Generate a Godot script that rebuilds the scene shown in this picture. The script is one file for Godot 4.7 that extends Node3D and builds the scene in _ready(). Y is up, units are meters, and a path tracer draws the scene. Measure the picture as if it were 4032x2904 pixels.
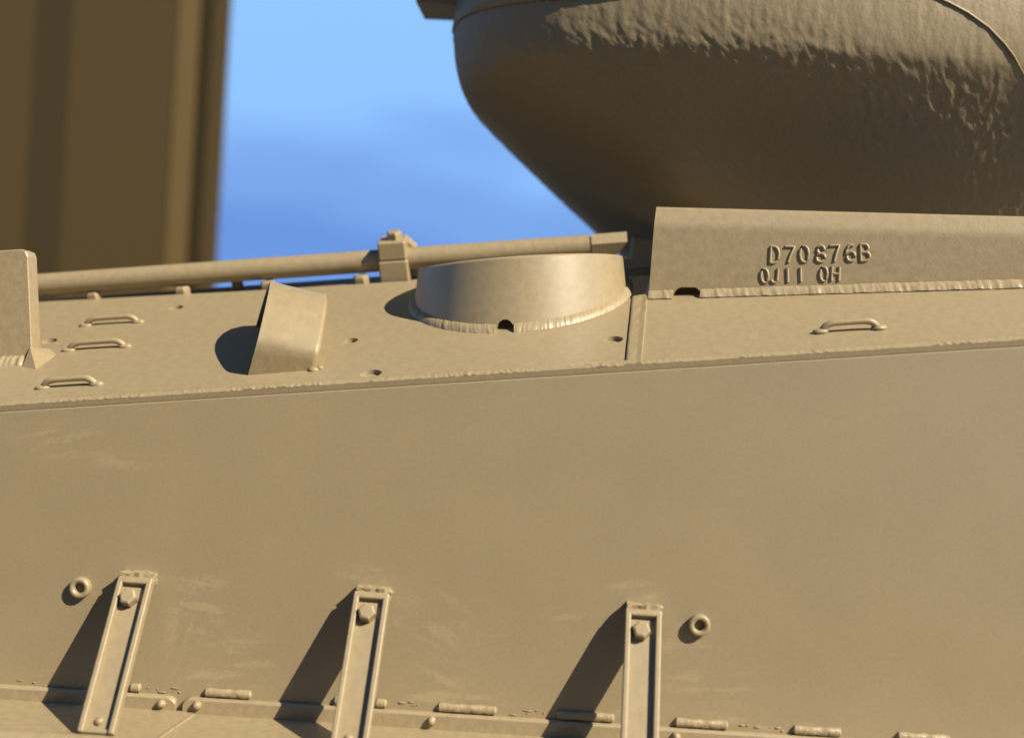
extends Node3D

# Tan tank hull side in low sun, its turret overhanging at the top right, a brown wall out of focus behind.
# Hull frames: TE follows the sloping top edge of the side plate, TD lies in the inclined deck (x along, y out of it, z towards the viewer).

var TD := Transform3D(Basis(Vector3(0.9923, 0.1239, 0.0), Vector3(-0.1165, 0.9333, 0.3397), Vector3(0.0421, -0.3371, 0.9405)).orthonormalized(), Vector3(0.1455, -0.0168, 0.0))
var TE := Transform3D(Basis(Vector3(0.9923, 0.1239, 0.0), Vector3(-0.1239, 0.9923, 0.0), Vector3(0, 0, 1)).orthonormalized(), Vector3(0.1455, -0.0168, 0.0))
var M := {}
var rng := RandomNumberGenerator.new()
var noise := FastNoiseLite.new()
const FLAT := 4294967295

# ------------------------------------------------------------------ helpers
func new_st() -> SurfaceTool:
	var st := SurfaceTool.new()
	st.begin(Mesh.PRIMITIVE_TRIANGLES)
	return st

func quad(st: SurfaceTool, a: Vector3, b: Vector3, c: Vector3, d: Vector3, sg := FLAT) -> void:
	st.set_smooth_group(sg)
	for p in [a, b, c, a, c, d]:
		st.add_vertex(p)

func tri(st: SurfaceTool, a: Vector3, b: Vector3, c: Vector3, sg := FLAT) -> void:
	st.set_smooth_group(sg)
	for p in [a, b, c]:
		st.add_vertex(p)

func finish(st: SurfaceTool) -> ArrayMesh:
	st.generate_normals()
	st.index()
	return st.commit()

func part(called: String, mesh: Mesh, mat: Material, parent: Node, at := Transform3D()) -> MeshInstance3D:
	var o := MeshInstance3D.new()
	o.name = called
	o.mesh = mesh
	o.material_override = mat
	o.transform = at
	parent.add_child(o, true)
	return o

func thing(called: String, label: String, category: String, at := Vector3.ZERO) -> Node3D:
	var o := Node3D.new()
	o.name = called
	o.position = at
	o.set_meta("label", label)
	o.set_meta("category", category)
	add_child(o, true)
	return o

# box with rounded edges; own smooth normals
func rbox(st: SurfaceTool, size: Vector3, r: float, xf := Transform3D()) -> void:
	var h := size / 2.0
	var axes := [[0, 1, 2], [1, 2, 0], [2, 0, 1]]
	for ax in axes:
		for sgn in [-1.0, 1.0]:
			var ia: int = ax[0]
			var ib: int = ax[1]
			var ic: int = ax[2]
			var ta := [-h[ia], -h[ia] + 0.42 * r, -h[ia] + r, h[ia] - r, h[ia] - 0.42 * r, h[ia]]
			var tb := [-h[ib], -h[ib] + 0.42 * r, -h[ib] + r, h[ib] - r, h[ib] - 0.42 * r, h[ib]]
			for i in 5:
				for j in 5:
					var ps := []
					var ns := []
					for k in [[i, j], [i + 1, j], [i + 1, j + 1], [i, j + 1]]:
						var q := Vector3.ZERO
						q[ia] = ta[k[0]]
						q[ib] = tb[k[1]]
						q[ic] = sgn * h[ic]
						var inner := q.clamp(-h + Vector3.ONE * r, h - Vector3.ONE * r)
						var dir := (q - inner).normalized()
						ps.append(xf * (inner + dir * r))
						ns.append((xf.basis * dir).normalized())
					var order := [0, 2, 1, 0, 3, 2] if sgn > 0 else [0, 1, 2, 0, 2, 3]
					for k in order:
						st.set_normal(ns[k])
						st.add_vertex(ps[k])

func box_mesh(size: Vector3, r: float) -> ArrayMesh:
	var st := new_st()
	rbox(st, size, r)
	st.index()
	return st.commit()

# rings of points, one ring per section; groups = smooth group per strip (or one for all)
func loft(st: SurfaceTool, secs: Array, closed := true, groups: Array = [], cap0 := true, cap1 := true) -> void:
	var n: int = secs[0].size()
	var m := n if closed else n - 1
	for i in secs.size() - 1:
		for j in m:
			var k := (j + 1) % n
			var sg: int = FLAT if groups.is_empty() else groups[j % groups.size()]
			quad(st, secs[i][j], secs[i][k], secs[i + 1][k], secs[i + 1][j], sg)
	if cap0:
		for j in range(1, n - 1):
			tri(st, secs[0][0], secs[0][j + 1], secs[0][j])
	if cap1:
		var e: Array = secs[secs.size() - 1]
		for j in range(1, n - 1):
			tri(st, e[0], e[j], e[j + 1])

# tube with its own radius at each point
func tube(st: SurfaceTool, pts: Array, radii: Array, sides := 14, sg := 1, flat_y := 1.0) -> void:
	var secs := []
	for i in pts.size():
		var a: Vector3 = pts[maxi(i - 1, 0)]
		var b: Vector3 = pts[mini(i + 1, pts.size() - 1)]
		var t := (b - a).normalized()
		var u := (Vector3.UP if absf(t.y) < 0.9 else Vector3.RIGHT).cross(t).normalized()
		var v := t.cross(u)
		var ring := []
		for k in sides:
			var an := TAU * k / sides
			ring.append(pts[i] + (u * cos(an) + v * sin(an) * flat_y) * radii[i % radii.size()])
		secs.append(ring)
	loft(st, secs, true, [sg])

func hex_head(r: float, h: float) -> ArrayMesh:
	var st := new_st()
	var secs := []
	for row in [[r, 0.0], [r, h * 0.72], [r * 0.93, h * 0.9], [r * 0.72, h]]:
		var ring := []
		for k in 6:
			var an := TAU * (k + 0.5) / 6.0
			ring.append(Vector3(cos(an) * row[0], row[1], sin(an) * row[0]))
		secs.append(ring)
	loft(st, secs, true, [FLAT])
	return finish(st)

func lathe(profile: Array, sides := 36, sg := 1) -> ArrayMesh:
	var st := new_st()
	for i in profile.size() - 1:
		for k in sides:
			var a0 := TAU * k / sides
			var a1 := TAU * (k + 1) / sides
			var p: Vector2 = profile[i]
			var q: Vector2 = profile[i + 1]
			quad(st, Vector3(cos(a0) * p.x, p.y, sin(a0) * p.x), Vector3(cos(a1) * p.x, p.y, sin(a1) * p.x), Vector3(cos(a1) * q.x, q.y, sin(a1) * q.x), Vector3(cos(a0) * q.x, q.y, sin(a0) * q.x), sg + i)
	return finish(st)

# a weld run: a low rippled half-round bead along a path; up = out of the surface, at each point
func bead(st: SurfaceTool, pts: Array, ups: Array, width: float, height: float, pitch: float, rough := 0.35, slant := 0.6) -> void:
	var total := 0.0
	var along := [0.0]
	for i in pts.size() - 1:
		total += (pts[i + 1] - pts[i]).length()
		along.append(total)
	var steps := maxi(int(total / pitch * 5.0), 8)
	var seg := 0
	var secs := []
	for s in steps + 1:
		var d := total * s / steps
		while seg < pts.size() - 2 and along[seg + 1] < d:
			seg += 1
		var f: float = clampf((d - along[seg]) / maxf(along[seg + 1] - along[seg], 1e-6), 0, 1)
		var p: Vector3 = pts[seg].lerp(pts[seg + 1], f)
		var up: Vector3 = ups[seg % ups.size()].lerp(ups[(seg + 1) % ups.size()], f).normalized()
		var t: Vector3 = (pts[seg + 1] - pts[seg]).normalized()
		var side := t.cross(up).normalized()
		var ring := []
		for k in 8:
			var an := PI * k / 7.0
			var ph := d / pitch + slant * sin(an) + 0.9 * noise.get_noise_2d(d * 500.0, 7.0)
			var rip := 1.0 - rough * (0.6 + 0.8 * noise.get_noise_2d(d * 700.0, 50.0)) * pow(absf(sin(PI * ph)), 3.0)
			var wob := 1.0 + 0.25 * noise.get_noise_2d(d * 1500.0, k * 60.0)
			var end := sqrt(clampf(minf(d, total - d) / (width * 0.22), 0.05, 1.0))
			ring.append(p + side * cos(an) * width * 0.5 * wob * end + up * (sin(an) * height * rip * wob * end - 0.0015))
		secs.append(ring)
	loft(st, secs, true, [1])

# a box whose skin is knocked about: flat facets of uneven size
func chipped(size: Vector3, cuts: Vector3i, jitter: float, seed_v: int) -> ArrayMesh:
	var r := RandomNumberGenerator.new()
	r.seed = seed_v
	var st := new_st()
	var pts := {}
	for face in 6:
		var ia := face % 3
		var ib := (ia + 1) % 3
		var ic := (ia + 2) % 3
		for i in cuts[ia]:
			for j in cuts[ib]:
				var c := []
				for k in [[0, 0], [1, 0], [1, 1], [0, 1]]:
					var q := Vector3i.ZERO
					q[ia] = i + k[0]
					q[ib] = j + k[1]
					q[ic] = 0 if face < 3 else cuts[ic]
					if not pts.has(q):
						var v := Vector3.ZERO
						for ax in 3:
							v[ax] = (float(q[ax]) / cuts[ax] - 0.5) * size[ax] + r.randf_range(-jitter, jitter)
						pts[q] = v
					c.append(pts[q])
				quad(st, c[0], c[1], c[2], c[3])
	return finish(st)

func lump(st: SurfaceTool, at: Vector3, size: Vector3, seed_v: float, basis := Basis()) -> void:
	var nu := 12
	var nv := 7
	var secs := []
	for i in nv + 1:
		var la := PI * i / nv
		var ring := []
		for k in nu:
			var an := TAU * k / nu
			var d := Vector3(sin(la) * cos(an), cos(la), sin(la) * sin(an))
			var w := 1.0 + 0.3 * noise.get_noise_3d(d.x * 40.0 + seed_v * 100.0, d.y * 40.0, d.z * 40.0)
			ring.append(at + basis * (d * size * w))
		secs.append(ring)
	loft(st, secs, true, [1], false, false)

# ------------------------------------------------------------------ materials
func noise_tex(freq: float, lo: Color, hi: Color, oct := 4, seed_v := 1, size := 512) -> NoiseTexture2D:
	var n := FastNoiseLite.new()
	n.seed = seed_v
	n.frequency = freq
	n.fractal_octaves = oct
	n.fractal_gain = 0.62
	n.noise_type = FastNoiseLite.TYPE_SIMPLEX_SMOOTH
	var t := NoiseTexture2D.new()
	t.width = size
	t.height = size
	t.seamless = true
	t.noise = n
	var g := Gradient.new()
	g.set_color(0, lo)
	g.set_color(1, hi)
	t.color_ramp = g
	return t

func srgb(r: float, g: float, b: float) -> Color:
	return Color(r, g, b).linear_to_srgb()

const TAN := Vector3(0.316, 0.253, 0.148)

func tan_mat(tint := 1.0, rough := 0.46, bump := 0.03, scale := 2.2) -> StandardMaterial3D:
	var m := StandardMaterial3D.new()
	m.albedo_color = srgb(TAN.x * tint, TAN.y * tint, TAN.z * tint)
	m.albedo_texture = noise_tex(0.03, Color(0.88, 0.88, 0.88), Color(1, 1, 1), 6, 11)
	m.roughness = rough
	m.metallic_specular = 0.5
	m.uv1_triplanar = true
	m.uv1_world_triplanar = true
	m.uv1_scale = Vector3.ONE * scale
	if bump > 0.0:
		m.heightmap_enabled = true
		m.heightmap_scale = bump
		m.heightmap_texture = noise_tex(0.09, Color.BLACK, Color.WHITE, 4, 5)
	return m

func materials() -> void:
	M.tan = tan_mat()
	M.deck = tan_mat(1.0, 0.44, 0.03)
	M.ring = tan_mat(1.0, 0.42, 0.008)
	M.ring.metallic_specular = 0.62
	M.weld = tan_mat(1.04, 0.4, 0.06, 6.0)
	M.small = tan_mat(1.03, 0.42, 0.02, 5.0)
	# side plate: plain paint-like plastic with sanding scuffs beside the brackets and rubbed specks under the edge
	var side := StandardMaterial3D.new()
	side.albedo_color = srgb(TAN.x, TAN.y, TAN.z)
	side.albedo_texture = ImageTexture.create_from_image(scuffs())
	side.roughness = 0.52
	side.metallic_specular = 0.55
	M.side = side
	# turret: same plastic, cast texture
	var t := tan_mat(0.87, 0.52, 0.0)
	t.heightmap_enabled = true
	t.heightmap_scale = 0.07
	t.heightmap_texture = noise_tex(0.03, Color.BLACK, Color.WHITE, 5, 23)
	t.uv1_scale = Vector3(5.0, 3.6, 5.0)
	M.turret = t
	M.turret_top = tan_mat(0.9, 0.5, 0.12, 3.0)
	var w := StandardMaterial3D.new()
	w.albedo_color = srgb(0.064, 0.043, 0.0145)
	w.roughness = 0.75
	w.metallic_specular = 0.3
	M.wall = w
	var wd := StandardMaterial3D.new()
	wd.albedo_color = srgb(0.17, 0.135, 0.095)
	wd.roughness = 0.8
	M.wood = wd
	var pl := StandardMaterial3D.new()
	pl.albedo_color = srgb(0.22, 0.19, 0.15)
	pl.roughness = 0.9
	M.plaster = pl
	var g := StandardMaterial3D.new()
	g.albedo_color = srgb(0.15, 0.135, 0.11)
	g.albedo_texture = noise_tex(0.02, Color(0.75, 0.75, 0.75), Color.WHITE, 5, 31)
	g.uv1_triplanar = true
	g.uv1_world_triplanar = true
	g.uv1_scale = Vector3.ONE * 0.3
	g.roughness = 0.9
	M.ground = g

# the side plate's print: x -1.6..1.6, y -0.95..0.25
func scuffs() -> Image:
	var w := 1536
	var h := 576
	var im := Image.create(w, h, false, Image.FORMAT_RGB8)
	var a := FastNoiseLite.new()
	a.seed = 3
	a.frequency = 0.01
	a.fractal_octaves = 4
	var b := FastNoiseLite.new()
	b.seed = 8
	b.frequency = 0.03
	b.fractal_octaves = 3
	# centre x, y, reach x, y, grain angle, strength
	var spots := [
		[-0.68, -0.60, 0.10, 0.12, -0.2, 0.30], [-0.60, -0.72, 0.16, 0.10, 0.0, 0.20], [-0.72, -0.68, 0.05, 0.14, 1.2, 0.20],
		[-0.15, -0.60, 0.12, 0.10, -0.5, 0.22], [-0.12, -0.73, 0.10, 0.07, -0.3, 0.20], [0.31, -0.50, 0.10, 0.035, 0.2, 0.32],
		[0.40, -0.60, 0.12, 0.06, 0.1, 0.22], [0.46, -0.70, 0.16, 0.08, 0.05, 0.22], [0.17, -0.57, 0.10, 0.06, 0.3, 0.16],
		[-1.02, -0.25, 0.16, 0.06, 0.3, 0.26], [-0.9, -0.29, 0.14, 0.04, 0.1, 0.14], [0.5, -0.77, 0.4, 0.02, 0.0, 0.35],
		[-0.1, -0.765, 0.2, 0.018, 0.0, 0.4], [-0.62, -0.765, 0.2, 0.018, 0.0, 0.4], [-0.3, -0.5, 0.1, 0.03, 0.0, 0.2], [-1.05, -0.78, 0.12, 0.015, 0.0, 0.4]]
	for py in h:
		for px in w:
			var x := -1.6 + 3.2 * px / w
			var y := 0.25 - 1.2 * py / h
			var v := 0.93 + 0.02 * a.get_noise_2d(px * 0.7, py * 0.7) + 0.02 * b.get_noise_2d(px * 5.0, py * 5.0) + 0.055 * b.get_noise_2d(px * 15.0, py * 15.0)
			for s in spots:
				var dx: float = (x - s[0]) / s[2]
				var dy: float = (y - s[1]) / s[3]
				var r := dx * dx + dy * dy
				if r < 1.0:
					var ca: float = cos(s[4])
					var sa: float = sin(s[4])
					var u: float = ca * x + sa * y
					var q: float = -sa * x + ca * y
					var g := b.get_noise_2d(u * 220.0, q * 1100.0) * 0.7 + b.get_noise_2d(u * 2200.0 + 700.0, q * 5200.0) * 0.4
					v += s[5] * (1.0 - r) * (1.0 - r) * clampf(g - 0.02, 0.0, 0.5) * 1.25
			v = clampf(v, 0, 1)
			im.set_pixel(px, py, Color(v, v, v))
	return im

# ------------------------------------------------------------------ scene
func _ready() -> void:
	rng.seed = 4
	noise.seed = 9
	noise.frequency = 0.02
	camera_and_light()
	materials()
	background()
	porch()
	house_wall()
	var hull := thing("tank_hull", "tan tank hull with flat side plate, welded deck and three channel brackets", "tank", Vector3(0, -0.85, 0))
	side_plate(hull)
	decks(hull)
	filler_guard(hull)
	splash_plate(hull)
	hood(hull)
	upright(hull)
	for s in [[-1.258, -0.586, 0.166], [-1.225, -0.377, 0.168], [-1.193, -0.102, 0.150], [0.622, -0.14, 0.150]]:
		grab_handle(hull, s[0], s[1], s[2])
	rear_fittings(hull)
	for x in [-0.8114, -0.2777, 0.3206]:
		bracket(hull, x)
	fender(hull)
	for b in [[-0.9486, -0.5791], [0.445, -0.5625]]:
		boss(hull, b[0], b[1])
	rod()
	turret()

func camera_and_light() -> void:
	var cam := Camera3D.new()
	cam.name = "camera"
	var at := CameraAttributesPhysical.new()
	at.frustum_focal_length = 41.12
	at.frustum_focus_distance = 3.05
	at.frustum_near = 0.05
	at.frustum_far = 2000.0
	at.exposure_aperture = 1.05
	cam.attributes = at
	cam.fov = 32.54
	cam.near = 0.05
	cam.far = 2000.0
	var fw := Vector3(-0.06452934, -0.00959916, -0.99786964)
	var r := Vector3(0.99612238, 0.05930364, -0.06498683)
	var u := Vector3(-0.05980112, 0.99819384, -0.00573512)
	cam.transform = Transform3D(Basis(r, u, -fw).orthonormalized(), Vector3(0.18068214, 0, 2.794035))
	cam.current = true
	add_child(cam)
	var env := Environment.new()
	env.tonemap_mode = Environment.TONE_MAPPER_LINEAR
	env.tonemap_exposure = 1.8
	env.background_mode = Environment.BG_SKY
	env.sdfgi_enabled = true
	env.ssao_enabled = true
	env.ssil_enabled = true
	var sky := Sky.new()
	var sm := PanoramaSkyMaterial.new()
	sm.panorama = ImageTexture.create_from_image(sky_image())
	sky.sky_material = sm
	env.sky = sky
	var we := WorldEnvironment.new()
	we.name = "environment"
	we.environment = env
	add_child(we)
	var sun := DirectionalLight3D.new()
	sun.name = "sun"
	sun.light_energy = 1.6
	sun.light_color = Color(1.0, 0.94, 0.84)
	sun.light_angular_distance = 0.5
	sun.shadow_enabled = true
	var L := Vector3(0.65, 0.63, 0.42).normalized()
	sun.transform = Transform3D(Basis.looking_at(-L, Vector3.UP), L * 20.0)
	add_child(sun)

# clear evening sky: deep overhead, pale some way above the horizon, a soft darker haze of thin cloud low down
func sky_image() -> Image:
	var w := 1024
	var h := 512
	var im := Image.create(w, h, false, Image.FORMAT_RGBF)
	var n := FastNoiseLite.new()
	n.seed = 12
	n.frequency = 1.0
	n.fractal_octaves = 4
	var stops := [[-90.0, Vector3(0.121, 0.099, 0.068)], [-1.0, Vector3(0.121, 0.099, 0.068)], [0.0, Vector3(0.099, 0.189, 0.416)], [4.5, Vector3(0.083, 0.178, 0.423)], [7.0, Vector3(0.113, 0.219, 0.468)], [10.0, Vector3(0.162, 0.317, 0.582)], [17.0, Vector3(0.162, 0.325, 0.582)], [35.0, Vector3(0.091, 0.212, 0.453)], [60.0, Vector3(0.045, 0.128, 0.332)], [90.0, Vector3(0.034, 0.099, 0.287)]]
	for y in h:
		var el := 90.0 - 180.0 * (y + 0.5) / h
		for x in w:
			var az := TAU * x / w
			var d := Vector3(cos(az), 0, sin(az))
			var c := n.get_noise_3d(d.x * 2.2, el * 0.16, d.z * 2.2)
			var e := el
			if el > 0.0 and el < 40.0:
				e = el + c * 3.2
			var col: Vector3 = stops[0][1]
			for i in stops.size() - 1:
				if e >= stops[i][0] and e <= stops[i + 1][0]:
					col = stops[i][1].lerp(stops[i + 1][1], smoothstep(0.0, 1.0, (e - stops[i][0]) / (stops[i + 1][0] - stops[i][0])))
			im.set_pixel(x, y, Color(col.x, col.y, col.z))
	return im

func background() -> void:
	var st := new_st()
	quad(st, Vector3(-1500, 0, -1500), Vector3(1500, 0, -1500), Vector3(1500, 0, 1500), Vector3(-1500, 0, 1500))
	var g := part("ground", finish(st), M.ground, self, Transform3D(Basis(), Vector3(0, -2.3, 0)))
	g.set_meta("kind", "structure")
	# folded brown cladding, far behind the hull: plan of its face, x against z
	var w := thing("cladding_wall", "dark brown folded metal wall, out of focus behind the hull at left", "wall", Vector3(-7.679, -2.3, -14.0))
	var rows := [["panel", [-3.0, 0.0], [0.0, 0.0]], ["fold", [0.0, 0.0], [0.57, 0.12]], ["panel", [0.57, 0.12], [2.0, 0.12]], ["fold", [2.0, 0.12], [2.22, -0.16]], ["fold", [2.22, -0.16], [2.44, -0.08]], ["edge_flange", [2.44, -0.08], [2.64, -0.08]], ["return", [2.64, -0.08], [2.2, -1.2]]]
	for r in rows:
		var s2 := new_st()
		var a := Vector3(r[1][0], 0, r[1][1])
		var b := Vector3(r[2][0], 0, r[2][1])
		var n := (b - a).normalized().cross(Vector3.UP) * 0.03
		loft(s2, [[a, b, b + n, a + n], [a + Vector3(0, 12, 0), b + Vector3(0, 12, 0), b + n + Vector3(0, 12, 0), a + n + Vector3(0, 12, 0)]])
		part(r[0], finish(s2), M.wall, w)

# porch roof over the hull, out of the frame: the shadows in the picture are warm, not blue, so little of the sky overhead lights them
func porch() -> void:
	var r := thing("porch_roof", "brown boarded porch roof above the hull, outside the picture", "roof", Vector3(-1.5, 3.6, -2.4))
	for i in 11:
		part("roof_board", box_mesh(Vector3(13.0, 0.06, 0.59), 0.01), M.wood, r, Transform3D(Basis(), Vector3(0, 0.03, -3.3 + 0.6 * i)))

# the house behind the photographer, which keeps the sky on that side off the hull
func house_wall() -> void:
	var w := thing("house_wall", "plain ochre house wall behind the viewer, outside the picture", "wall", Vector3(-4.0, -2.3, 4.6))
	part("wall_face", box_mesh(Vector3(14.0, 6.6, 0.2), 0.02), M.plaster, w, Transform3D(Basis(), Vector3(0, 3.3, 0.1)))

func local(hull: Node3D) -> Transform3D:
	return Transform3D(Basis(), -hull.position)

func side_plate(hull: Node3D) -> void:
	var st := new_st()
	var e := func(x: float) -> float: return -0.0168 + 0.1248 * (x - 0.1455)
	var x0 := -1.7
	var x1 := 1.7
	var cols := 24
	var secs := []
	for i in cols + 1:
		var x := lerpf(x0, x1, float(i) / cols)
		var y: float = e.call(x) - 0.0128
		secs.append([Vector3(x, -0.95, 0), Vector3(x, y - 0.004, 0), Vector3(x, y, -0.004), Vector3(x, y, -0.05), Vector3(x, -0.95, -0.05)])
	st.set_smooth_group(FLAT)
	for i in cols:
		for j in 5:
			var k := (j + 1) % 5
			for p in [secs[i][j], secs[i][k], secs[i + 1][k], secs[i][j], secs[i + 1][k], secs[i + 1][j]]:
				st.set_uv(Vector2((p.x + 1.6) / 3.2, (0.25 - p.y) / 1.2))
				st.add_vertex(p)
	part("side_plate", finish(st), M.side, hull, local(hull))

func csg_plate(called: String, poly: PackedVector2Array, dimples: Array, hull: Node3D, drop: float) -> void:
	var c := CSGPolygon3D.new()
	c.name = called
	c.polygon = poly
	c.mode = CSGPolygon3D.MODE_DEPTH
	c.depth = 0.0128
	c.material = M.deck
	# polygon x = along, y = back up the slope; the depth runs down into the hull
	var b := Basis(TD.basis.x, -TD.basis.z, TD.basis.y)
	c.transform = local(hull) * Transform3D(b, TD.origin + TD.basis.y * -drop)
	for d in dimples:
		var s := CSGCylinder3D.new()
		s.name = "screw_recess"
		s.operation = CSGShape3D.OPERATION_SUBTRACTION
		s.radius = d[2] * 0.78
		s.height = 0.0225
		s.sides = 28
		s.rotation = Vector3(PI / 2, 0, 0)
		s.position = Vector3(d[0], d[1], 0.0)
		s.material = M.deck
		c.add_child(s, true)
	hull.add_child(c, true)

func decks(hull: Node3D) -> void:
	csg_plate("deck_plate", PackedVector2Array([Vector2(-1.95, 0), Vector2(0.1005, 0), Vector2(0.1405, 0.49), Vector2(0.135, 0.52), Vector2(0.06, 0.79), Vector2(-0.95, 0.822), Vector2(-1.95, 0.885)]),
		[[-1.1143, 0.7005, 0.026], [-1.3863, 0.4682, 0.026], [-0.5576, 0.3033, 0.024], [-0.4707, 0.054, 0.032], [0.0846, 0.1804, 0.03]], hull, 0.0)
	csg_plate("deck_plate", PackedVector2Array([Vector2(0.137, 0), Vector2(1.7, 0), Vector2(1.7, 0.62), Vector2(0.182, 0.512)]), [], hull, 0.003)
	# weld strip between the two deck plates
	var st := new_st()
	var secs := []
	for i in 61:
		var f := i / 60.0
		var w := -0.51 * f
		var ua := lerpf(0.105, 0.1455, f)
		var ub := lerpf(0.139, 0.184, f)
		var row := [Vector3(ua, -0.014, w)]
		for k in 8:
			var t := k / 7.0
			var hh := 0.003 + 0.0018 * noise.get_noise_2d(i * 9.0, k * 14.0) - (0.002 if k == 0 else 0.0) + (0.0022 if k >= 6 else 0.0)
			row.append(Vector3(lerpf(ua, ub, t) + (0.0012 * noise.get_noise_2d(i * 16.0, 300.0) if k == 7 else 0.0), hh, w))
		row.append(Vector3(ub + 0.003, -0.014, w))
		secs.append(row)
	loft(st, secs, true, [1, 1, 1, 1, 1, 1, 1, 1, 2, 3])
	part("weld_seam", finish(st), M.weld, hull, local(hull) * TD)
	# the weld along the front edge of the deck: a low hump with picked edge
	st = new_st()
	secs = []
	for i in 1401:
		var u := -1.75 + 3.35 * i / 1400.0
		var row2 := []
		var wide := 0.034 + 0.006 * noise.get_noise_2d(u * 300.0, 5.0)
		for k in 8:
			var t := k / 7.0
			var hh := 0.0032 * sin(PI * clampf(t * 1.05, 0, 1)) + 0.0012 * noise.get_noise_2d(u * 1600.0, k * 30.0)
			if k >= 5:
				hh += 0.0028 * clampf(noise.get_noise_2d(u * 3300.0, k * 25.0 + 90.0) * 1.8 + 1.3 * noise.get_noise_2d(u * 260.0, 4.0) - 0.15, 0, 1)
			row2.append(Vector3(u, hh - (0.0015 if k == 0 else 0.0), -wide * (1.0 - t) + 0.001))
		row2.append(Vector3(u, -0.0015, 0.0012))
		row2.append(Vector3(u, -0.0126, 0.0030))
		row2.append(Vector3(u, -0.003, -0.03))
		secs.append(row2)
	loft(st, secs, true, [1, 1, 1, 1, 1, 1, 1, 2, 3, 4, 5])
	part("weld_bead", finish(st), M.weld, hull, local(hull) * TD)
	st = new_st()
	rbox(st, Vector3(0.16, 0.02, 0.50), 0.003, Transform3D(Basis(Vector3.UP, -0.08), Vector3(0.142, -0.0235, -0.265)))
	st.index()
	part("joint_backing", st.commit(), M.tan, hull, local(hull) * TD)
	# the roof behind: lower, in the turret's shade, and the wall below the turret
	st = new_st()
	rbox(st, Vector3(3.6, 0.03, 1.6), 0.005, Transform3D(Basis(TE.basis.x, TE.basis.y, TE.basis.z), TE * Vector3(0.1, 0.0, -1.72)))
	st.index()
	part("roof_plate", st.commit(), M.tan, hull, local(hull))
	st = new_st()
	rbox(st, Vector3(1.9, 0.6, 0.06), 0.01, Transform3D(Basis(), Vector3(1.225, 0.105, -1.25)))
	st.index()
	part("turret_bolster", st.commit(), M.tan, hull, local(hull))

# outside radius of the filler guard at a height: its wall leans in a little
func wall_r(y: float) -> float:
	return 0.297 - 0.12 * (y - 0.1)

# a flat bevelled weld from a wall (feet, wall points) to the plate (toes), scored across by fine uneven grooves
func bevel_weld(st: SurfaceTool, tops: Array, toes: Array, outs: Array, depth: float, slant: float, pitch: float) -> void:
	var total := 0.0
	var along := [0.0]
	for i in tops.size() - 1:
		total += (toes[i + 1] - toes[i]).length()
		along.append(total)
	var steps := int(total / pitch * 4.0)
	var seg := 0
	var secs := []
	for sidx in steps + 1:
		var d := total * sidx / steps
		while seg < tops.size() - 2 and along[seg + 1] < d:
			seg += 1
		var f: float = clampf((d - along[seg]) / maxf(along[seg + 1] - along[seg], 1e-6), 0, 1)
		var a: Vector3 = tops[seg].lerp(tops[seg + 1], f)
		var b: Vector3 = toes[seg].lerp(toes[seg + 1], f)
		var o: Vector3 = outs[seg].lerp(outs[seg + 1], f).normalized()
		var row := [a - o * 0.006]
		for k in 7:
			var t := k / 6.0
			var gd := d - slant * t
			var groove := noise.get_noise_2d(gd / pitch * 34.0, 3.0 + t * 9.0) * 0.6 + noise.get_noise_2d(gd / pitch * 11.0, 80.0 + t * 14.0) * 0.7
			var edge := 0.0
			if k == 0 or k == 6:
				edge = 0.0018 * noise.get_noise_2d(d / pitch * 22.0, k * 33.0)
			row.append(a.lerp(b, t) + (b - a).normalized() * edge + o * (0.003 * sin(PI * clampf(t * 0.9 + 0.08, 0, 1)) + depth * groove))
		row.append(b - o * 0.008)
		secs.append(row)
	loft(st, secs, true, [1, 2, 2, 2, 2, 2, 2, 3, 4])

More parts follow.
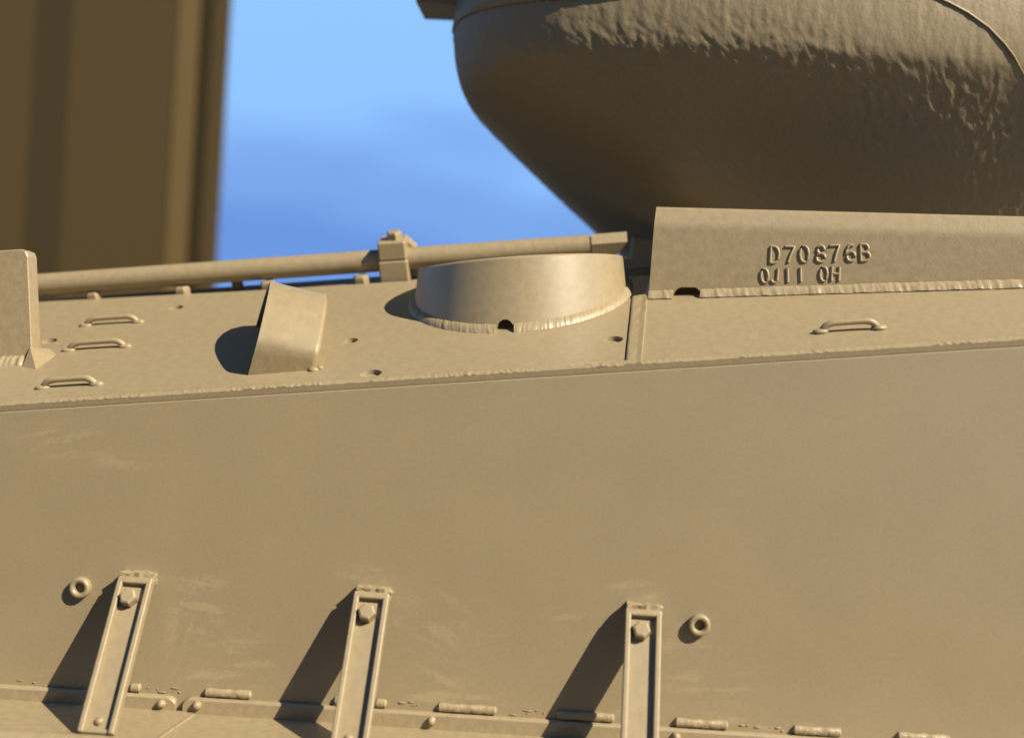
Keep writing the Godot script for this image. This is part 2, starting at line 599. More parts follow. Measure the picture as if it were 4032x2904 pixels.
func filler_guard(hull: Node3D) -> void:
	var c := Vector2(-0.153, -0.574)
	var ro := 0.288
	var rim := 0.284
	var st := new_st()
	var secs := []
	var n := 120
	var hole := deg_to_rad(90.0 + 4.4)     # the drain hole, at the front
	for i in n + 1:
		var an := TAU * i / n
		var d := Vector2(cos(an), sin(an))
		var bo := -0.3612 * (c.y + d.y * ro) - 0.006
		var away := (an - hole) * ro
		if absf(away) < 0.0215:
			bo += 0.006 + 0.026 * sqrt(maxf(0.0, 1.0 - pow(away / 0.0215, 2.0)))
		var t := 0.03
		var ring := []
		for pr in [[0.0, bo], [0.0, rim - 0.006], [0.002, rim - 0.0015], [0.008, rim], [t, rim - 0.002], [t, bo]]:
			var yy := maxf(pr[1], bo)
			ring.append(Vector3(c.x + 0.07 * (yy - 0.1) + d.x * (wall_r(yy) - pr[0]), yy, c.y + d.y * (wall_r(yy) - pr[0])))
		secs.append(ring)
	# finer columns round the hole
	var fine := []
	for i in n:
		fine.append(secs[i])
		var a0 := TAU * i / n
		var a1 := TAU * (i + 1) / n
		if absf((a0 + a1) * 0.5 - hole) < 0.12:
			for s in range(1, 8):
				var an := lerpf(a0, a1, s / 8.0)
				var d := Vector2(cos(an), sin(an))
				var bo := -0.3612 * (c.y + d.y * ro) - 0.006
				var away := (an - hole) * ro
				if absf(away) < 0.0215:
					bo += 0.006 + 0.026 * sqrt(maxf(0.0, 1.0 - pow(away / 0.0215, 2.0)))
				var ring := []
				for pr in [[0.0, bo], [0.0, rim - 0.006], [0.002, rim - 0.0015], [0.008, rim], [0.03, rim - 0.002], [0.03, bo]]:
					var yy := maxf(pr[1], bo)
					ring.append(Vector3(c.x + 0.07 * (yy - 0.1) + d.x * (wall_r(yy) - pr[0]), yy, c.y + d.y * (wall_r(yy) - pr[0])))
				fine.append(ring)
	fine.append(secs[n])
	loft(st, fine, true, [1, 2, 2, 3, 4, 5], false, false)
	var guard := part("filler_guard", finish(st), M.ring, hull, local(hull) * TE)
	# cap inside
	var cap := part("filler_cap", lathe([Vector2(0, 0.05), Vector2(0.16, 0.05), Vector2(0.19, 0.04), Vector2(0.2, 0.0), Vector2(0.2, -0.1)]), M.small, guard, Transform3D(Basis(), Vector3(c.x, 0.17, c.y)))
	cap.name = "filler_cap"
	# weld round the foot, left out at the drain hole
	st = new_st()
	for run in [[deg_to_rad(-30.0), hole - 0.078], [hole + 0.078, deg_to_rad(212.0)]]:
		var tops := []
		var toes := []
		var outs := []
		for i in 61:
			var an: float = lerpf(run[0], run[1], i / 60.0)
			var d := Vector3(cos(an), 0, sin(an))
			var z0 := c.y + d.z * 0.3
			var p := Vector3(c.x, 0, c.y) + d * (wall_r(-0.3612 * z0) + 0.014)
			p.y = -0.3612 * p.z
			var q := Vector3(c.x, 0, c.y)
			var hy := -0.3612 * z0 + 0.019
			q += d * wall_r(hy) + Vector3(0.07 * (hy - 0.1), 0, 0)
			p.x += 0.07 * (-0.3612 * z0 - 0.1)
			q.y = hy
			tops.append(q)
			toes.append(p)
			outs.append((d * 0.75 + Vector3(0, 0.62, 0.22)).normalized())
		bevel_weld(st, tops, toes, outs, 0.0022, -0.011 if run[0] > 1.0 else 0.004, 0.0075)
	part("weld_bead", finish(st), M.weld, guard)

func splash_plate(hull: Node3D) -> void:
	var X := Vector3(0.9927, 0, 0.1210).normalized()
	var F := Transform3D(Basis(X, Vector3.UP, X.cross(Vector3.UP)), Vector3(0.310, 0.175, -0.470))
	var al := [0.0, 0.004, 0.03, 0.062, 0.0635, 0.066, 0.072, 0.08, 0.09, 0.118, 0.124, 0.128, 0.1295, 0.131]
	for i in 24:
		al.append(0.16 + i * 0.05)
	var st := new_st()
	var secs := []
	for s in al:
		var lo: float = 0.0802 * s - 0.004
		if s > 0.063 and s < 0.13:
			var e := minf(s - 0.062, 0.131 - s) / 0.02
			lo += 0.026 * sqrt(clampf(1.0 - pow(1.0 - minf(e, 1.0), 2.0), 0, 1))
		var tp: float = 0.2354 + 0.0103 * (s - 0.018)
		var bv: float = 0.1834 + 0.0146 * (s - 0.018)
		var row := []
		var lean := 0.004
		for q in [[lo, 0.0], [bv - 0.012, 0.0], [bv, -0.0012], [bv + 0.012, -0.0045], [tp - 0.006, -0.024], [tp - 0.001, -0.029], [tp, -0.034], [tp - 0.002, -0.055], [lo, -0.055]]:
			row.append(Vector3(s + lean * q[0] / 0.2354 * maxf(0.0, 1.0 - s * 3.0), q[0], q[1]))
		secs.append(row)
	loft(st, secs, true, [1, 1, 1, 1, 2, 2, 3, 4, 5])
	var pl := part("splash_plate", finish(st), M.tan, hull, local(hull) * F)
	# return wall running back from its left end, with a flared foot
	st = new_st()
	secs = []
	for z in [-0.06, -0.5]:
		var row := []
		for q in [[0.01, -0.06], [0.004, 0.03], [0.012, 0.075], [0.028, 0.10], [0.030, 0.212], [0.034, 0.227], [0.046, 0.234], [0.14, 0.234], [0.14, -0.06]]:
			row.append(Vector3(q[0] + 0.122 * (z + 0.06), q[1] - 0.004, z))
		secs.append(row)
	loft(st, secs, true, [1, 1, 1, 1, 2, 2, 3, 4, 5])
	part("return_wall", finish(st), M.tan, pl)
	# weld along the foot
	st = new_st()
	for run in [[0.0, 0.062], [0.131, 1.3]]:
		var tops := []
		var toes := []
		var outs := []
		for i in 41:
			var s := lerpf(run[0], run[1], i / 40.0)
			tops.append(Vector3(s, 0.0802 * s + 0.0155, 0.0))
			toes.append(Vector3(s, 0.0802 * s - 0.0065, 0.0165))
			outs.append(Vector3(0, 0.6, 0.8))
		bevel_weld(st, tops, toes, outs, 0.0035, 0.004, 0.014)
	var wb := finish(st)
	part("weld_bead", wb, M.weld, pl)
	# raised casting marks
	var rows := [["D70876B", 0.309, 0.121, 0.0372, 0.0695, 0.041, 0.026], ["0JII OH", 0.287, 0.067, 0.0295, 0.076, 0.036, 0.0215]]
	for r in rows:
		for i in r[0].length():
			var ch: String = r[0][i]
			if ch == " ":
				continue
			var s: float = r[1] + r[3] * i + rng.randf_range(-0.0022, 0.0022)
			if ch == "8":
				s += 0.004
			var y: float = r[2] + r[4] * (s - r[1])
			st = new_st()
			for stroke in strokes(ch):
				var pts := []
				for q in stroke:
					pts.append(Vector3((q.x - 0.5) * r[6], (q.y - 0.5) * r[5], 0.0))
				tube(st, pts, [0.0038], 10)
			part("raised_character", finish(st), M.small, pl, Transform3D(Basis(Vector3(0, 0, 1), 0.05 + rng.randf_range(-0.08, 0.08)), Vector3(s, y, 0.0003)))

func arc(cx: float, cy: float, rx: float, ry: float, a0: float, a1: float) -> Array:
	var out := []
	for i in 11:
		var a := deg_to_rad(lerpf(a0, a1, i / 10.0))
		out.append(Vector2(cx + rx * cos(a), cy + ry * sin(a)))
	return out

func strokes(ch: String) -> Array:
	match ch:
		"D": return [[Vector2(0.1, 0), Vector2(0.1, 1)], [Vector2(0.1, 1), Vector2(0.45, 1)] + arc(0.45, 0.5, 0.45, 0.5, 80, -80) + [Vector2(0.45, 0), Vector2(0.1, 0)]]
		"7": return [[Vector2(0.05, 0.97), Vector2(0.92, 0.97), Vector2(0.62, 0.5), Vector2(0.42, 0)]]
		"8": return [arc(0.5, 0.74, 0.33, 0.25, 0, 360), arc(0.5, 0.25, 0.42, 0.26, 0, 360)]
		"6": return [arc(0.5, 0.29, 0.4, 0.29, 0, 360), [Vector2(0.8, 0.92)] + arc(0.6, 0.42, 0.5, 0.57, 95, 180)]
		"B": return [[Vector2(0.1, 0), Vector2(0.1, 1)], [Vector2(0.1, 1), Vector2(0.5, 1)] + arc(0.5, 0.76, 0.32, 0.24, 80, -80) + [Vector2(0.5, 0.52), Vector2(0.1, 0.52)], [Vector2(0.5, 0.52)] + arc(0.5, 0.26, 0.42, 0.26, 80, -80) + [Vector2(0.5, 0), Vector2(0.1, 0)]]
		"J": return [[Vector2(0.8, 1), Vector2(0.8, 0.3)] + arc(0.45, 0.28, 0.35, 0.28, 0, -160)]
		"I": return [[Vector2(0.5, 0), Vector2(0.5, 1)]]
		"H": return [[Vector2(0.08, 0), Vector2(0.08, 1)], [Vector2(0.92, 0), Vector2(0.92, 1)], [Vector2(0.08, 0.5), Vector2(0.92, 0.5)]]
	return [arc(0.5, 0.5, 0.42, 0.5, 0, 360)]

func hood(hull: Node3D) -> void:
	var left := [[-0.0966, 0.0], [-0.0975, 0.05], [-0.1, 0.074], [-0.108, 0.09], [-0.125, 0.104], [-0.15, 0.118], [-0.19, 0.138], [-0.24, 0.155], [-0.29, 0.162], [-0.34, 0.157], [-0.39, 0.138], [-0.435, 0.106], [-0.466, 0.06], [-0.482, 0.0]]
	var right := [[-0.104, 0.0], [-0.1045, 0.022], [-0.106, 0.034], [-0.112, 0.045], [-0.128, 0.056], [-0.152, 0.069], [-0.19, 0.09], [-0.24, 0.109], [-0.29, 0.116], [-0.34, 0.112], [-0.39, 0.098], [-0.435, 0.074], [-0.466, 0.042], [-0.482, 0.0]]
	var st := new_st()
	var outer := []
	var inner := []
	var stops := []
	for i in 12:
		stops.append(i / 12.0)
	stops.append_array([0.93, 0.955, 0.975, 0.99, 1.0])
	for f in stops:
		var row := []
		var rin := []
		var shrink: float = 1.0 - 0.075 * pow(maxf(0.0, (f - 0.93) / 0.07), 2.2)
		for k in left.size():
			var w: float = (lerpf(left[k][0], right[k][0], f) + 0.29) * lerpf(1.0, shrink, 0.5) - 0.29
			var h: float = lerpf(left[k][1], right[k][1], f) * shrink + 0.0012 * noise.get_noise_2d(f * 160.0, k * 40.0)
			var u0: float = lerpf(-0.767, -0.610, f)
			row.append(Vector3(u0 + 0.184 * (w + 0.1) + 0.43 * h, h - 0.002, w))
			var wi := (w + 0.29) * 0.95 - 0.29
			var hi := h * 0.92
			rin.append(Vector3(u0 + 0.184 * (wi + 0.1) + 0.43 * hi, hi - 0.002, wi))
		outer.append(row)
		inner.append(rin)
	loft(st, outer, false, [1], false, true)
	inner.reverse()
	loft(st, inner, false, [2], true, false)
	var first: Array = outer[0]
	var last: Array = inner[inner.size() - 1]
	for k in first.size() - 1:
		quad(st, first[k], last[k], last[k + 1], first[k + 1])
	var hd := part("ventilator_hood", finish(st), M.tan, hull, local(hull) * TD)
	st = new_st()
	lump(st, Vector3(-0.612, 0.002, -0.1), Vector3(0.012, 0.006, 0.01), 1.0)
	lump(st, Vector3(-0.598, 0.002, -0.112), Vector3(0.008, 0.005, 0.008), 2.0)
	part("moulding_stub", finish(st), M.weld, hd)

func upright(hull: Node3D) -> void:
	var st := new_st()
	# the plate stands upright at the left edge of the picture
	var F := Transform3D(TE.basis, TD * Vector3(-1.368, 0.0, -0.31))
	var secs := []
	for z in [0.0, -0.003, -0.05, -0.053]:
		var k := 0.003 if (z == 0.0 or z == -0.053) else 0.0
		secs.append([Vector3(-0.5, -0.03, z), Vector3(0.0 - k, -0.03, z), Vector3(0.006 - k, 0.262, z), Vector3(0.002 - k, 0.275, z), Vector3(-0.012, 0.282 - k, z), Vector3(-0.5, 0.286 - k, z)])
	loft(st, secs, true, [FLAT])
	var up := part("upright_plate", finish(st), M.tan, hull, local(hull) * F)
	st = new_st()
	var pts := []
	for i in 21:
		pts.append(Vector3(-0.45 + 0.44 * i / 20.0, -0.002, 0.012))
	bead(st, pts, [Vector3(0, 0.7, 0.7)], 0.05, 0.014, 0.022, 0.5, 0.5)
	part("weld_bead", finish(st), M.weld, up)
	st = new_st()
	# faceted end of that weld
	var a := Vector3(-0.002, 0.034, 0.003)
	var b := Vector3(0.024, 0.030, -0.05)
	var c := Vector3(0.064, 0.0, -0.03)
	var d := Vector3(0.05, -0.042, 0.085)
	var e := Vector3(-0.012, -0.02, 0.04)
	for f in [[a, b, c], [a, c, d], [a, d, e]]:
		tri(st, f[0], f[1], f[2])
	tri(st, e, d, Vector3(0, -0.06, 0))
	tri(st, d, c, Vector3(0, -0.06, 0))
	tri(st, c, b, Vector3(0, -0.06, 0))
	part("weld_end", finish(st), M.weld, up)

func grab_handle(hull: Node3D, u: float, w: float, span: float) -> void:
	var F := local(hull) * TD * Transform3D(Basis(), Vector3(u, 0, w))
	var st := new_st()
	var half := span * 0.5 - 0.022
	var pts := []
	for p in [[-half - 0.012, -0.002], [-half - 0.007, 0.006], [-half, 0.013], [-half + 0.008, 0.017], [-half + 0.02, 0.0185], [0.0, 0.0185], [half - 0.02, 0.0185], [half - 0.008, 0.017], [half, 0.013], [half + 0.007, 0.006], [half + 0.012, -0.002]]:
		pts.append(Vector3(p[0], p[1], 0.001 * noise.get_noise_2d(p[0] * 500.0, u * 90.0)))
	tube(st, pts, [0.0075, 0.0078, 0.008, 0.0078, 0.0072, 0.007, 0.0072, 0.0078, 0.008, 0.0078, 0.0075], 14)
	var h := part("grab_handle", finish(st), M.small, hull, F)
	for s in [-1.0, 1.0]:
		st = new_st()
		lump(st, Vector3(s * (half + 0.013), 0.001, 0.002), Vector3(0.018, 0.0075, 0.011), u + s)
		part("weld_foot", finish(st), M.weld, h)

func rear_fittings(hull: Node3D) -> void:
	var st := new_st()
	rbox(st, Vector3(2.2, 0.03, 0.09), 0.004, Transform3D(Basis(), Vector3(-0.85, -0.028, -0.885)))
	st.index()
	part("rear_ledge", st.commit(), M.tan, hull, local(hull) * TD)
	var bolt := hex_head(0.0235, 0.032)
	for p in [[-1.4064, -0.868], [-1.14, -0.857], [-0.8847, -0.848], [-0.6123, -0.842]]:
		part("hex_bolt", bolt, M.small, hull, local(hull) * TD * Transform3D(Basis(Vector3.UP, 0.4), Vector3(p[0], -0.0135, p[1])))
	part("hex_bolt", hex_head(0.018, 0.028), M.small, hull, local(hull) * TD * Transform3D(Basis(Vector3.UP, 0.1), Vector3(-0.99, -0.0135, -0.905)))
	# clamp that holds the rod: lower and upper jaw, bolt
	var F := local(hull) * TD * Transform3D(Basis(), Vector3(-0.515, 0, -0.872))
	st = new_st()
	rbox(st, Vector3(0.084, 0.0675, 0.09), 0.006, Transform3D(Basis(), Vector3(0, 0.0215, 0)))
	st.index()
	var lo := part("rod_clamp", st.commit(), M.small, hull, F)
	st = new_st()
	rbox(st, Vector3(0.080, 0.054, 0.088), 0.006, Transform3D(Basis(), Vector3(0.001, 0.083, -0.001)))
	st.index()
	part("upper_jaw", st.commit(), M.small, lo)
	st = new_st()
	tri(st, Vector3(0.040, 0.105, -0.02), Vector3(0.075, 0.05, -0.03), Vector3(0.040, 0.05, -0.01))
	loft(st, [[Vector3(0.038, 0.10, -0.01), Vector3(0.062, 0.074, -0.01), Vector3(0.064, -0.01, -0.01), Vector3(0.038, -0.01, -0.01)], [Vector3(0.038, 0.10, -0.06), Vector3(0.062, 0.074, -0.06), Vector3(0.064, -0.01, -0.06), Vector3(0.038, -0.01, -0.06)]])
	part("side_lug", finish(st), M.small, lo)
	part("bolt", hex_head(0.0235, 0.024), M.small, lo, Transform3D(Basis(Vector3.UP, 0.25), Vector3(0.008, 0.109, 0.004)))

func bracket(hull: Node3D, x: float) -> void:
	var down := Vector3(0, -0.285, 0.182).normalized()
	var out := Vector3(1, 0, 0).cross(-down).normalized()
	var len := 0.336
	var slope := 0.0138 * (x + 0.25)
	var F := local(hull) * Transform3D(Basis(Vector3(1, 0, 0), -down, out), Vector3(x, -0.553 + slope * 0.6, 0.03))
	var W := 0.078
	var st := new_st()
	rbox(st, Vector3(W - 0.004, len, 0.007), 0.0015, Transform3D(Basis(), Vector3(0, -len / 2, -0.002)))
	st.index()
	var ch := part("support_bracket", st.commit(), M.tan, hull, F)
	for s in [-1.0, 1.0]:
		st = new_st()
		rbox(st, Vector3(0.0125, len + 0.004, 0.0235), 0.0035, Transform3D(Basis(), Vector3(s * (W / 2 - 0.006), -len / 2, 0.0052)))
		st.index()
		part("flange", st.commit(), M.tan, ch)
	st = new_st()
	rbox(st, Vector3(W + 0.002, 0.016, 0.026), 0.0045, Transform3D(Basis(), Vector3(0, 0.004, 0.003)))
	st.index()
	part("top_lip", st.commit(), M.tan, ch)
	st = new_st()
	rbox(st, Vector3(W - 0.012, 0.010, 0.012), 0.003, Transform3D(Basis(), Vector3(0, -len + 0.004, 0.0035)))
	st.index()
	part("foot_lip", st.commit(), M.tan, ch)
	part("bolt", hex_head(0.0205, 0.025), M.small, ch, Transform3D(Basis(Vector3(1, 0, 0), PI / 2) * Basis(Vector3.UP, 0.35), Vector3(-0.004, -0.037, 0.001)))
	st = new_st()
	lump(st, Vector3(-0.003, -len + 0.026, 0.0015), Vector3(0.0105, 0.0105, 0.008), x)
	part("rivet", finish(st), M.small, ch)
	# weld between the top of the bracket and the side plate: a chipped neck and a few crumbs
	var inv := F.affine_inverse() * local(hull)
	part("weld_neck", chipped(Vector3(W - 0.006, 0.027, 0.037), Vector3i(7, 3, 3), 0.0026, int(x * 1000.0) + 5000), M.weld, ch, Transform3D(inv.basis, inv * Vector3(x + 0.001, -0.5415 + slope * 0.6, 0.0145)))
	st = new_st()
	for i in 5:
		var bx: float = x + [-0.036, -0.012, 0.010, 0.035, 0.038][i] + rng.randf_range(-0.003, 0.003)
		lump(st, inv * Vector3(bx, -0.5345 + slope * 0.6 + rng.randf_range(-0.004, 0.002), 0.012), Vector3(0.0052, 0.0046, 0.008), x * 7.0 + i, inv.basis)
	part("weld_bead", finish(st), M.weld, ch)

func fender(hull: Node3D) -> void:
	var K := Basis(Vector3(1, 0.0138, 0).normalized(), Vector3(-0.0138, 1, 0).normalized(), Vector3(0, 0, 1))
	var F := local(hull) * Transform3D(K, Vector3(-0.25, -0.8005, 0))
	# two lengths of edge strip that meet beside the first bracket
	var spans := [[-1.4, -0.463], [-0.445, 1.9]]
	for i in 2:
		var a: float = spans[i][0]
		var b: float = spans[i][1]
		var secs := []
		for s in [[a, 0.012], [a + 0.004, 0.006], [a + 0.014, 0.001], [a + 0.022, 0.0], [b - 0.022, 0.0], [b - 0.014, 0.001], [b - 0.004, 0.006], [b, 0.012]]:
			var t: float = -s[1]
			secs.append([Vector3(s[0], -0.06, 0.0), Vector3(s[0], -0.06, 0.015), Vector3(s[0], t - 0.006, 0.015), Vector3(s[0], t - 0.0015, 0.0128), Vector3(s[0], t, 0.0085), Vector3(s[0], t, 0.0)])
		var st := new_st()
		loft(st, secs, true, [1, 2, 3, 3, 4, 5])
		var strip := part("edge_strip", finish(st), M.tan, hull, F)
		var rivets: Array = [[-0.4928, -0.017]] if i == 0 else [[-0.4112, -0.0155], [0.1188, -0.0165], [0.6584, -0.0165]]
		for r in rivets:
			st = new_st()
			lump(st, Vector3(r[0], r[1], 0.017), Vector3(0.0098, 0.0098, 0.012), r[0])
			part("rivet", finish(st), M.small, strip)
	# fender sheets with a rolled front edge
	var sheets := [[-1.5, -0.4205], [-0.418, 2.0]]
	for i in 2:
		var st := new_st()
		var secs := []
		for s in sheets[i]:
			var row := []
			var skew := -0.016 if (i == 0 and s > -1.0) or (i == 1 and s < 0) else 0.0
			for q in [[0.013, -0.036], [0.10, -0.0372], [0.205, -0.0385], [0.222, -0.0362], [0.236, -0.0372], [0.249, -0.044], [0.256, -0.056], [0.257, -0.115], [0.253, -0.115], [0.25, -0.058], [0.235, -0.046], [0.013, -0.044]]:
				row.append(Vector3(s + skew * (q[0] - 0.013) / 0.22 + (0.0 if i == 0 else 0.0), q[1] + (0.0045 if i == 0 else 0.0), q[0]))
			secs.append(row)
		loft(st, secs, true, [1, 1, 2, 2, 2, 2, 2, 3, 4, 4, 5, 6])
		part("fender_sheet", finish(st), M.tan, hull, F)
	# raised lap where the two sheets meet, thinner towards the front
	var lap := new_st()
	for piece in [[0.02, 0.125, 0.0085], [0.128, 0.228, 0.007]]:
		var za: float = piece[0]
		var zb: float = piece[1]
		var sx := -0.416 - 0.016 * (za + zb) * 0.5 / 0.22
		rbox(lap, Vector3(piece[2], 0.006, zb - za), 0.002, Transform3D(Basis(Vector3.UP, -0.07), Vector3(sx, -0.0352, (za + zb) * 0.5)))
	lap.index()
	part("lap_strip", lap.commit(), M.weld, hull, F)
	# weld runs above the strip
	for w in [[-0.822, -0.795], [-0.65, -0.541], [-0.355, -0.338], [-0.262, -0.234], [-0.121, 0.012], [0.144, 0.273], [0.404, 0.522], [0.661, 0.767], [0.885, 1.0]]:
		var st := new_st()
		var a: float = w[0]
		var b: float = w[1]
		var pts := []
		for i in 9:
			pts.append(Vector3(lerpf(a, b, i / 8.0) + 0.25, 0.0115 + 0.0006 * noise.get_noise_2d(a * 90.0, i * 50.0), 0.003))
		bead(st, pts, [Vector3(0, 0.25, 0.97)], 0.0205, 0.0105, 0.0046, 0.045, 1.4)
		part("weld_run", finish(st), M.weld, hull, F)
	# crumbs of swarf left along the joint
	var st2 := new_st()
	for i in 30:
		var groups: Array = [[-0.79, -0.70], [-0.22, -0.13], [0.02, 0.12], [0.53, 0.64], [-1.10, -0.93]][i % 5]
		var p := Vector3(rng.randf_range(groups[0], groups[1]) + 0.25, rng.randf_range(0.002, 0.018), 0.001)
		var sc := rng.randf_range(0.0008, 0.0022)
		lump(st2, p, Vector3(sc * rng.randf_range(1, 5.0), sc, sc * 0.7), i * 1.7)
	var sw := part("swarf", finish(st2), M.weld, hull, F)
	sw.set_meta("kind", "stuff")

func boss(hull: Node3D, x: float, y: float) -> void:
	part("boss", lathe([Vector2(0.024, -0.002), Vector2(0.024, 0.010), Vector2(0.0232, 0.0135), Vector2(0.0208, 0.0158), Vector2(0.0175, 0.0165), Vector2(0.0145, 0.0156), Vector2(0.0115, 0.0125), Vector2(0.0112, -0.002), Vector2(0.0, -0.0015)], 40, 1), M.small, hull, local(hull) * Transform3D(Basis(Vector3(1, 0, 0), PI / 2), Vector3(x, y, 0)))

func rod() -> void:
	var r := thing("crowbar_rod", "long round tan rod clamped along the back edge of the deck", "rod", TD * Vector3(-0.515, 0.05, -0.878))
	var F := Transform3D(TD.basis, TD * Vector3(0, 0.047, -0.878) - r.position)
	var st := new_st()
	var pts := []
	for i in 41:
		var u := -1.9 + 1.946 * i / 40.0
		pts.append(Vector3(u, 0.0006 * noise.get_noise_2d(u * 300.0, 0.0), 0))
	tube(st, pts, [0.0318], 40)
	part("shaft", finish(st), M.tan, r, F)
	st = new_st()
	var secs := []
	for row in [[0.046, 0.0275, 0.0], [0.051, 0.0275, 0.0], [0.0512, 0.0345, 0.0], [0.11, 0.0352, 0.0], [0.136, 0.0352, 1.0]]:
		var ring := []
		for k in 6:
			var an := TAU * k / 6.0 + 0.35
			var y: float = sin(an) * row[1]
			var cut: float = row[2] * clampf((y + 0.012) / 0.04, -0.55, 0.35) * 0.045
			ring.append(Vector3(row[0] + cut, y, cos(an) * row[1]))
		secs.append(ring)
	loft(st, secs, true, [FLAT])
	part("chisel_end", finish(st), M.small, r, F)

# ------------------------------------------------------------------ turret
var prof_h := [1.5052, 1.2265, 1.1551, 1.0481, 0.9868, 0.9567, 0.9199, 0.8797, 0.8474, 0.8229, 0.7805, 0.669, 0.5018, 0.3122]
var prof_a := [1.0, 1.0, 1.0, 2.0, 5.0, 8.0, 11.0, 18.0, 34.0, 36.5, 38.0, 40.0, 42.0, 44.0]

func inset_sum(h: float) -> float:
	var d := 0.0
	var y := 1.048
	if h > y:
		return -(h - y) * tan(deg_to_rad(-4.0)) * 1.0
	while y > h:
		var step := minf(0.01, y - h)
		d += step * tan(deg_to_rad(slope_at(y - step * 0.5)))
		y -= step
		if step < 1e-5:
			break
	return d

func slope_at(h: float) -> float:
	for i in prof_h.size() - 1:
		if h <= prof_h[i] and h >= prof_h[i + 1]:
			return lerpf(prof_a[i], prof_a[i + 1], (prof_h[i] - h) / (prof_h[i] - prof_h[i + 1]))
	return prof_a[0] if h > prof_h[0] else prof_a[prof_a.size() - 1]

const TX := -0.313     # left end of the turret
const R_NEAR := 2.79
const NEAR := Vector2(0.70, -3.388)   # centre of the near side's arc, x and z

# outline at an inset d: [point, outward angle], from the far left corner round the near side to the right
func outline(d: float) -> Array:
	var rc := 0.468 + 0.25 * d
	var rn := R_NEAR - d
	var cx := TX + d + rc
	var cz := NEAR.y + sqrt(maxf((rn - rc) * (rn - rc) - pow(cx - NEAR.x, 2.0), 0.0))
	var pt := atan2(cx - NEAR.x, cz - NEAR.y)
	var out := []
	for i in 24:
		var a := lerpf(-PI * 0.97, -PI / 2, i / 24.0)
		var rb := 1.0 - 0.3 * d
		out.append([Vector2(TX + d + rb + rb * sin(a), cz - 0.1 + rb * cos(a)), a])
	for i in 60:
		var a := lerpf(-PI / 2, pt, i / 60.0)
		out.append([Vector2(cx + rc * sin(a), cz + rc * cos(a)), a])
	for i in 261:
		var a := lerpf(pt, deg_to_rad(22.0), i / 260.0)
		out.append([NEAR + rn * Vector2(sin(a), cos(a)), a])
	for i in range(1, 13):
		var a := lerpf(deg_to_rad(22.0), deg_to_rad(100.0), i / 12.0)
		var c := NEAR + (rn - 0.9) * Vector2(sin(deg_to_rad(22.0)), cos(deg_to_rad(22.0)))
		out.append([c + 0.9 * Vector2(sin(a), cos(a)), a])
	out.append([Vector2(2.3 - d, -2.4 + d), PI / 2])
	return out

func dip(a: float) -> float:
	return -0.075 * smoothstep(deg_to_rad(-16.0), deg_to_rad(-80.0), a)

var inset_table := {}

func inset(h: float) -> float:
	var i := int(floor(h * 500.0))
	for q in [i, i + 1]:
		if not inset_table.has(q):
			inset_table[q] = inset_sum(q / 500.0)
	return lerpf(inset_table[i], inset_table[i + 1], h * 500.0 - i)

# a point of the turret's skin: outline index and real height
func skin(h_real: float, idx: int, cache: Dictionary) -> Vector3:
	# the belt dips towards the rear: look the inset up at the shifted height
	var a_guess: float = cache.base[idx][1]
	var d := inset(h_real - dip(a_guess)) * (1.0 + 0.62 * smoothstep(deg_to_rad(-16.0), deg_to_rad(-75.0), a_guess))
	var key := int(floor(d * 400.0))
	for q in [key, key + 1]:
		if not cache.has(q):
			cache[q] = outline(q / 400.0)
	var p: Vector2 = cache[key][idx][0].lerp(cache[key + 1][idx][0], d * 400.0 - key)
	return Vector3(p.x, h_real, p.y)

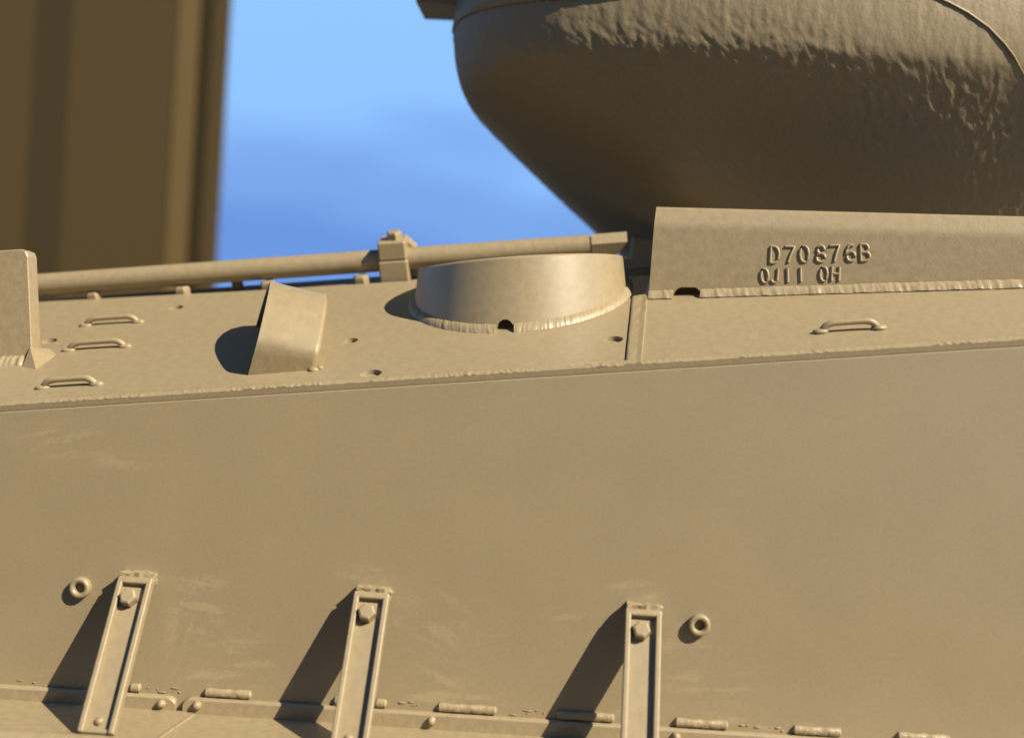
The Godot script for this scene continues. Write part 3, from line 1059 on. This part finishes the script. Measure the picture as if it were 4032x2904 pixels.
func turret() -> void:
	var tu := thing("turret", "dark tan cast turret with undercut rounded belly overhanging the hull deck", "turret", Vector3(0.95, 0.31, -1.9))
	var off := -tu.position
	var cache := {"base": outline(0.1)}
	var n: int = cache.base.size()
	var rough := FastNoiseLite.new()
	rough.seed = 77
	rough.frequency = 1.0
	rough.fractal_octaves = 4
	var seam := 0.987
	var seam_at := func(a: float) -> float: return seam + 0.10 * smoothstep(deg_to_rad(-12.0), deg_to_rad(6.0), a)
	# lower casting, with the coarse lumps of a rough mould
	var hs := []
	for i in 91:
		hs.append(lerpf(seam, 0.31, i / 90.0))
	var st := new_st()
	var secs := []
	for i in hs.size():
		var row := []
		for k in n:
			var a: float = cache.base[k][1]
			var hk := lerpf(seam_at.call(a), 0.31, i / 90.0)
			var p := skin(hk, k, cache)
			var nn := Vector3(sin(a), -0.5, cos(a)).normalized()
			var band := exp(-pow((hk - dip(a) - 0.85 + 0.012 * maxf(rad_to_deg(a), 0.0)) / 0.08, 2.0))
			var v := rough.get_noise_3d(p.x * 32.0, p.y * 32.0, p.z * 32.0) * (0.0004 + 0.0034 * band) - 0.006 * band * maxf(0.0, rough.get_noise_3d(p.x * 34.0 + 50.0, p.y * 34.0, p.z * 34.0) - 0.22) + rough.get_noise_3d(p.x * 38.0, p.y * 2.4, p.z * 38.0) * 0.0022
			row.append(p + nn * v + off)
		secs.append(row)
	loft(st, secs, false, [1], false, true)
	part("lower_casting", finish(st), M.turret, tu)
	# upper casting, a little proud of the lower one
	st = new_st()
	secs = []
	for step in [0.001, 0.001, 0.004, 0.05, 0.1, 0.2, 0.3, 0.42]:
		var row := []
		var inn := -0.03 if secs.is_empty() else (0.006 if secs.size() == 1 else 0.009)
		for k in n:
			var a: float = cache.base[k][1]
			var p := skin(seam_at.call(a) + step, k, cache)
			row.append(p + Vector3(sin(a), 0, cos(a)) * inn + off)
		secs.append(row)
	loft(st, secs, false, [1], false, true)
	part("upper_casting", finish(st), M.turret_top, tu)
	# raised lip of the casting at the near right
	st = new_st()
	var lip := []
	for q in [[0.98, 1.03], [1.061, 1.004], [1.109, 0.982], [1.169, 0.949], [1.218, 0.913], [1.252, 0.882], [1.316, 0.814], [1.38, 0.72], [1.42, 0.6]]:
		var best := Vector3(0, 0, -99)
		for k in range(60, n - 1):
			var p := skin(q[1], k, cache)
			if absf(p.x - q[0]) < absf(best.x - q[0]) or best.z < -50.0:
				best = p
		lip.append(best + Vector3(0.001, 0, 0.003) + off)
	tube(st, lip, [0.0032], 10)
	part("cast_lip", finish(st), M.small, tu)
	# thin plates at the rear end
	st = new_st()
	rbox(st, Vector3(0.06, 0.4, 0.3), 0.006, Transform3D(Basis(), Vector3(-0.285, 1.158, -1.25) + off))
	st.index()
	part("rear_plate", st.commit(), M.turret_top, tu)
	st = new_st()
	rbox(st, Vector3(0.13, 0.06, 0.2), 0.006, Transform3D(Basis(), Vector3(-0.373, 1.108, -1.2) + off))
	st.index()
	part("rear_tab", st.commit(), M.turret_top, tu)
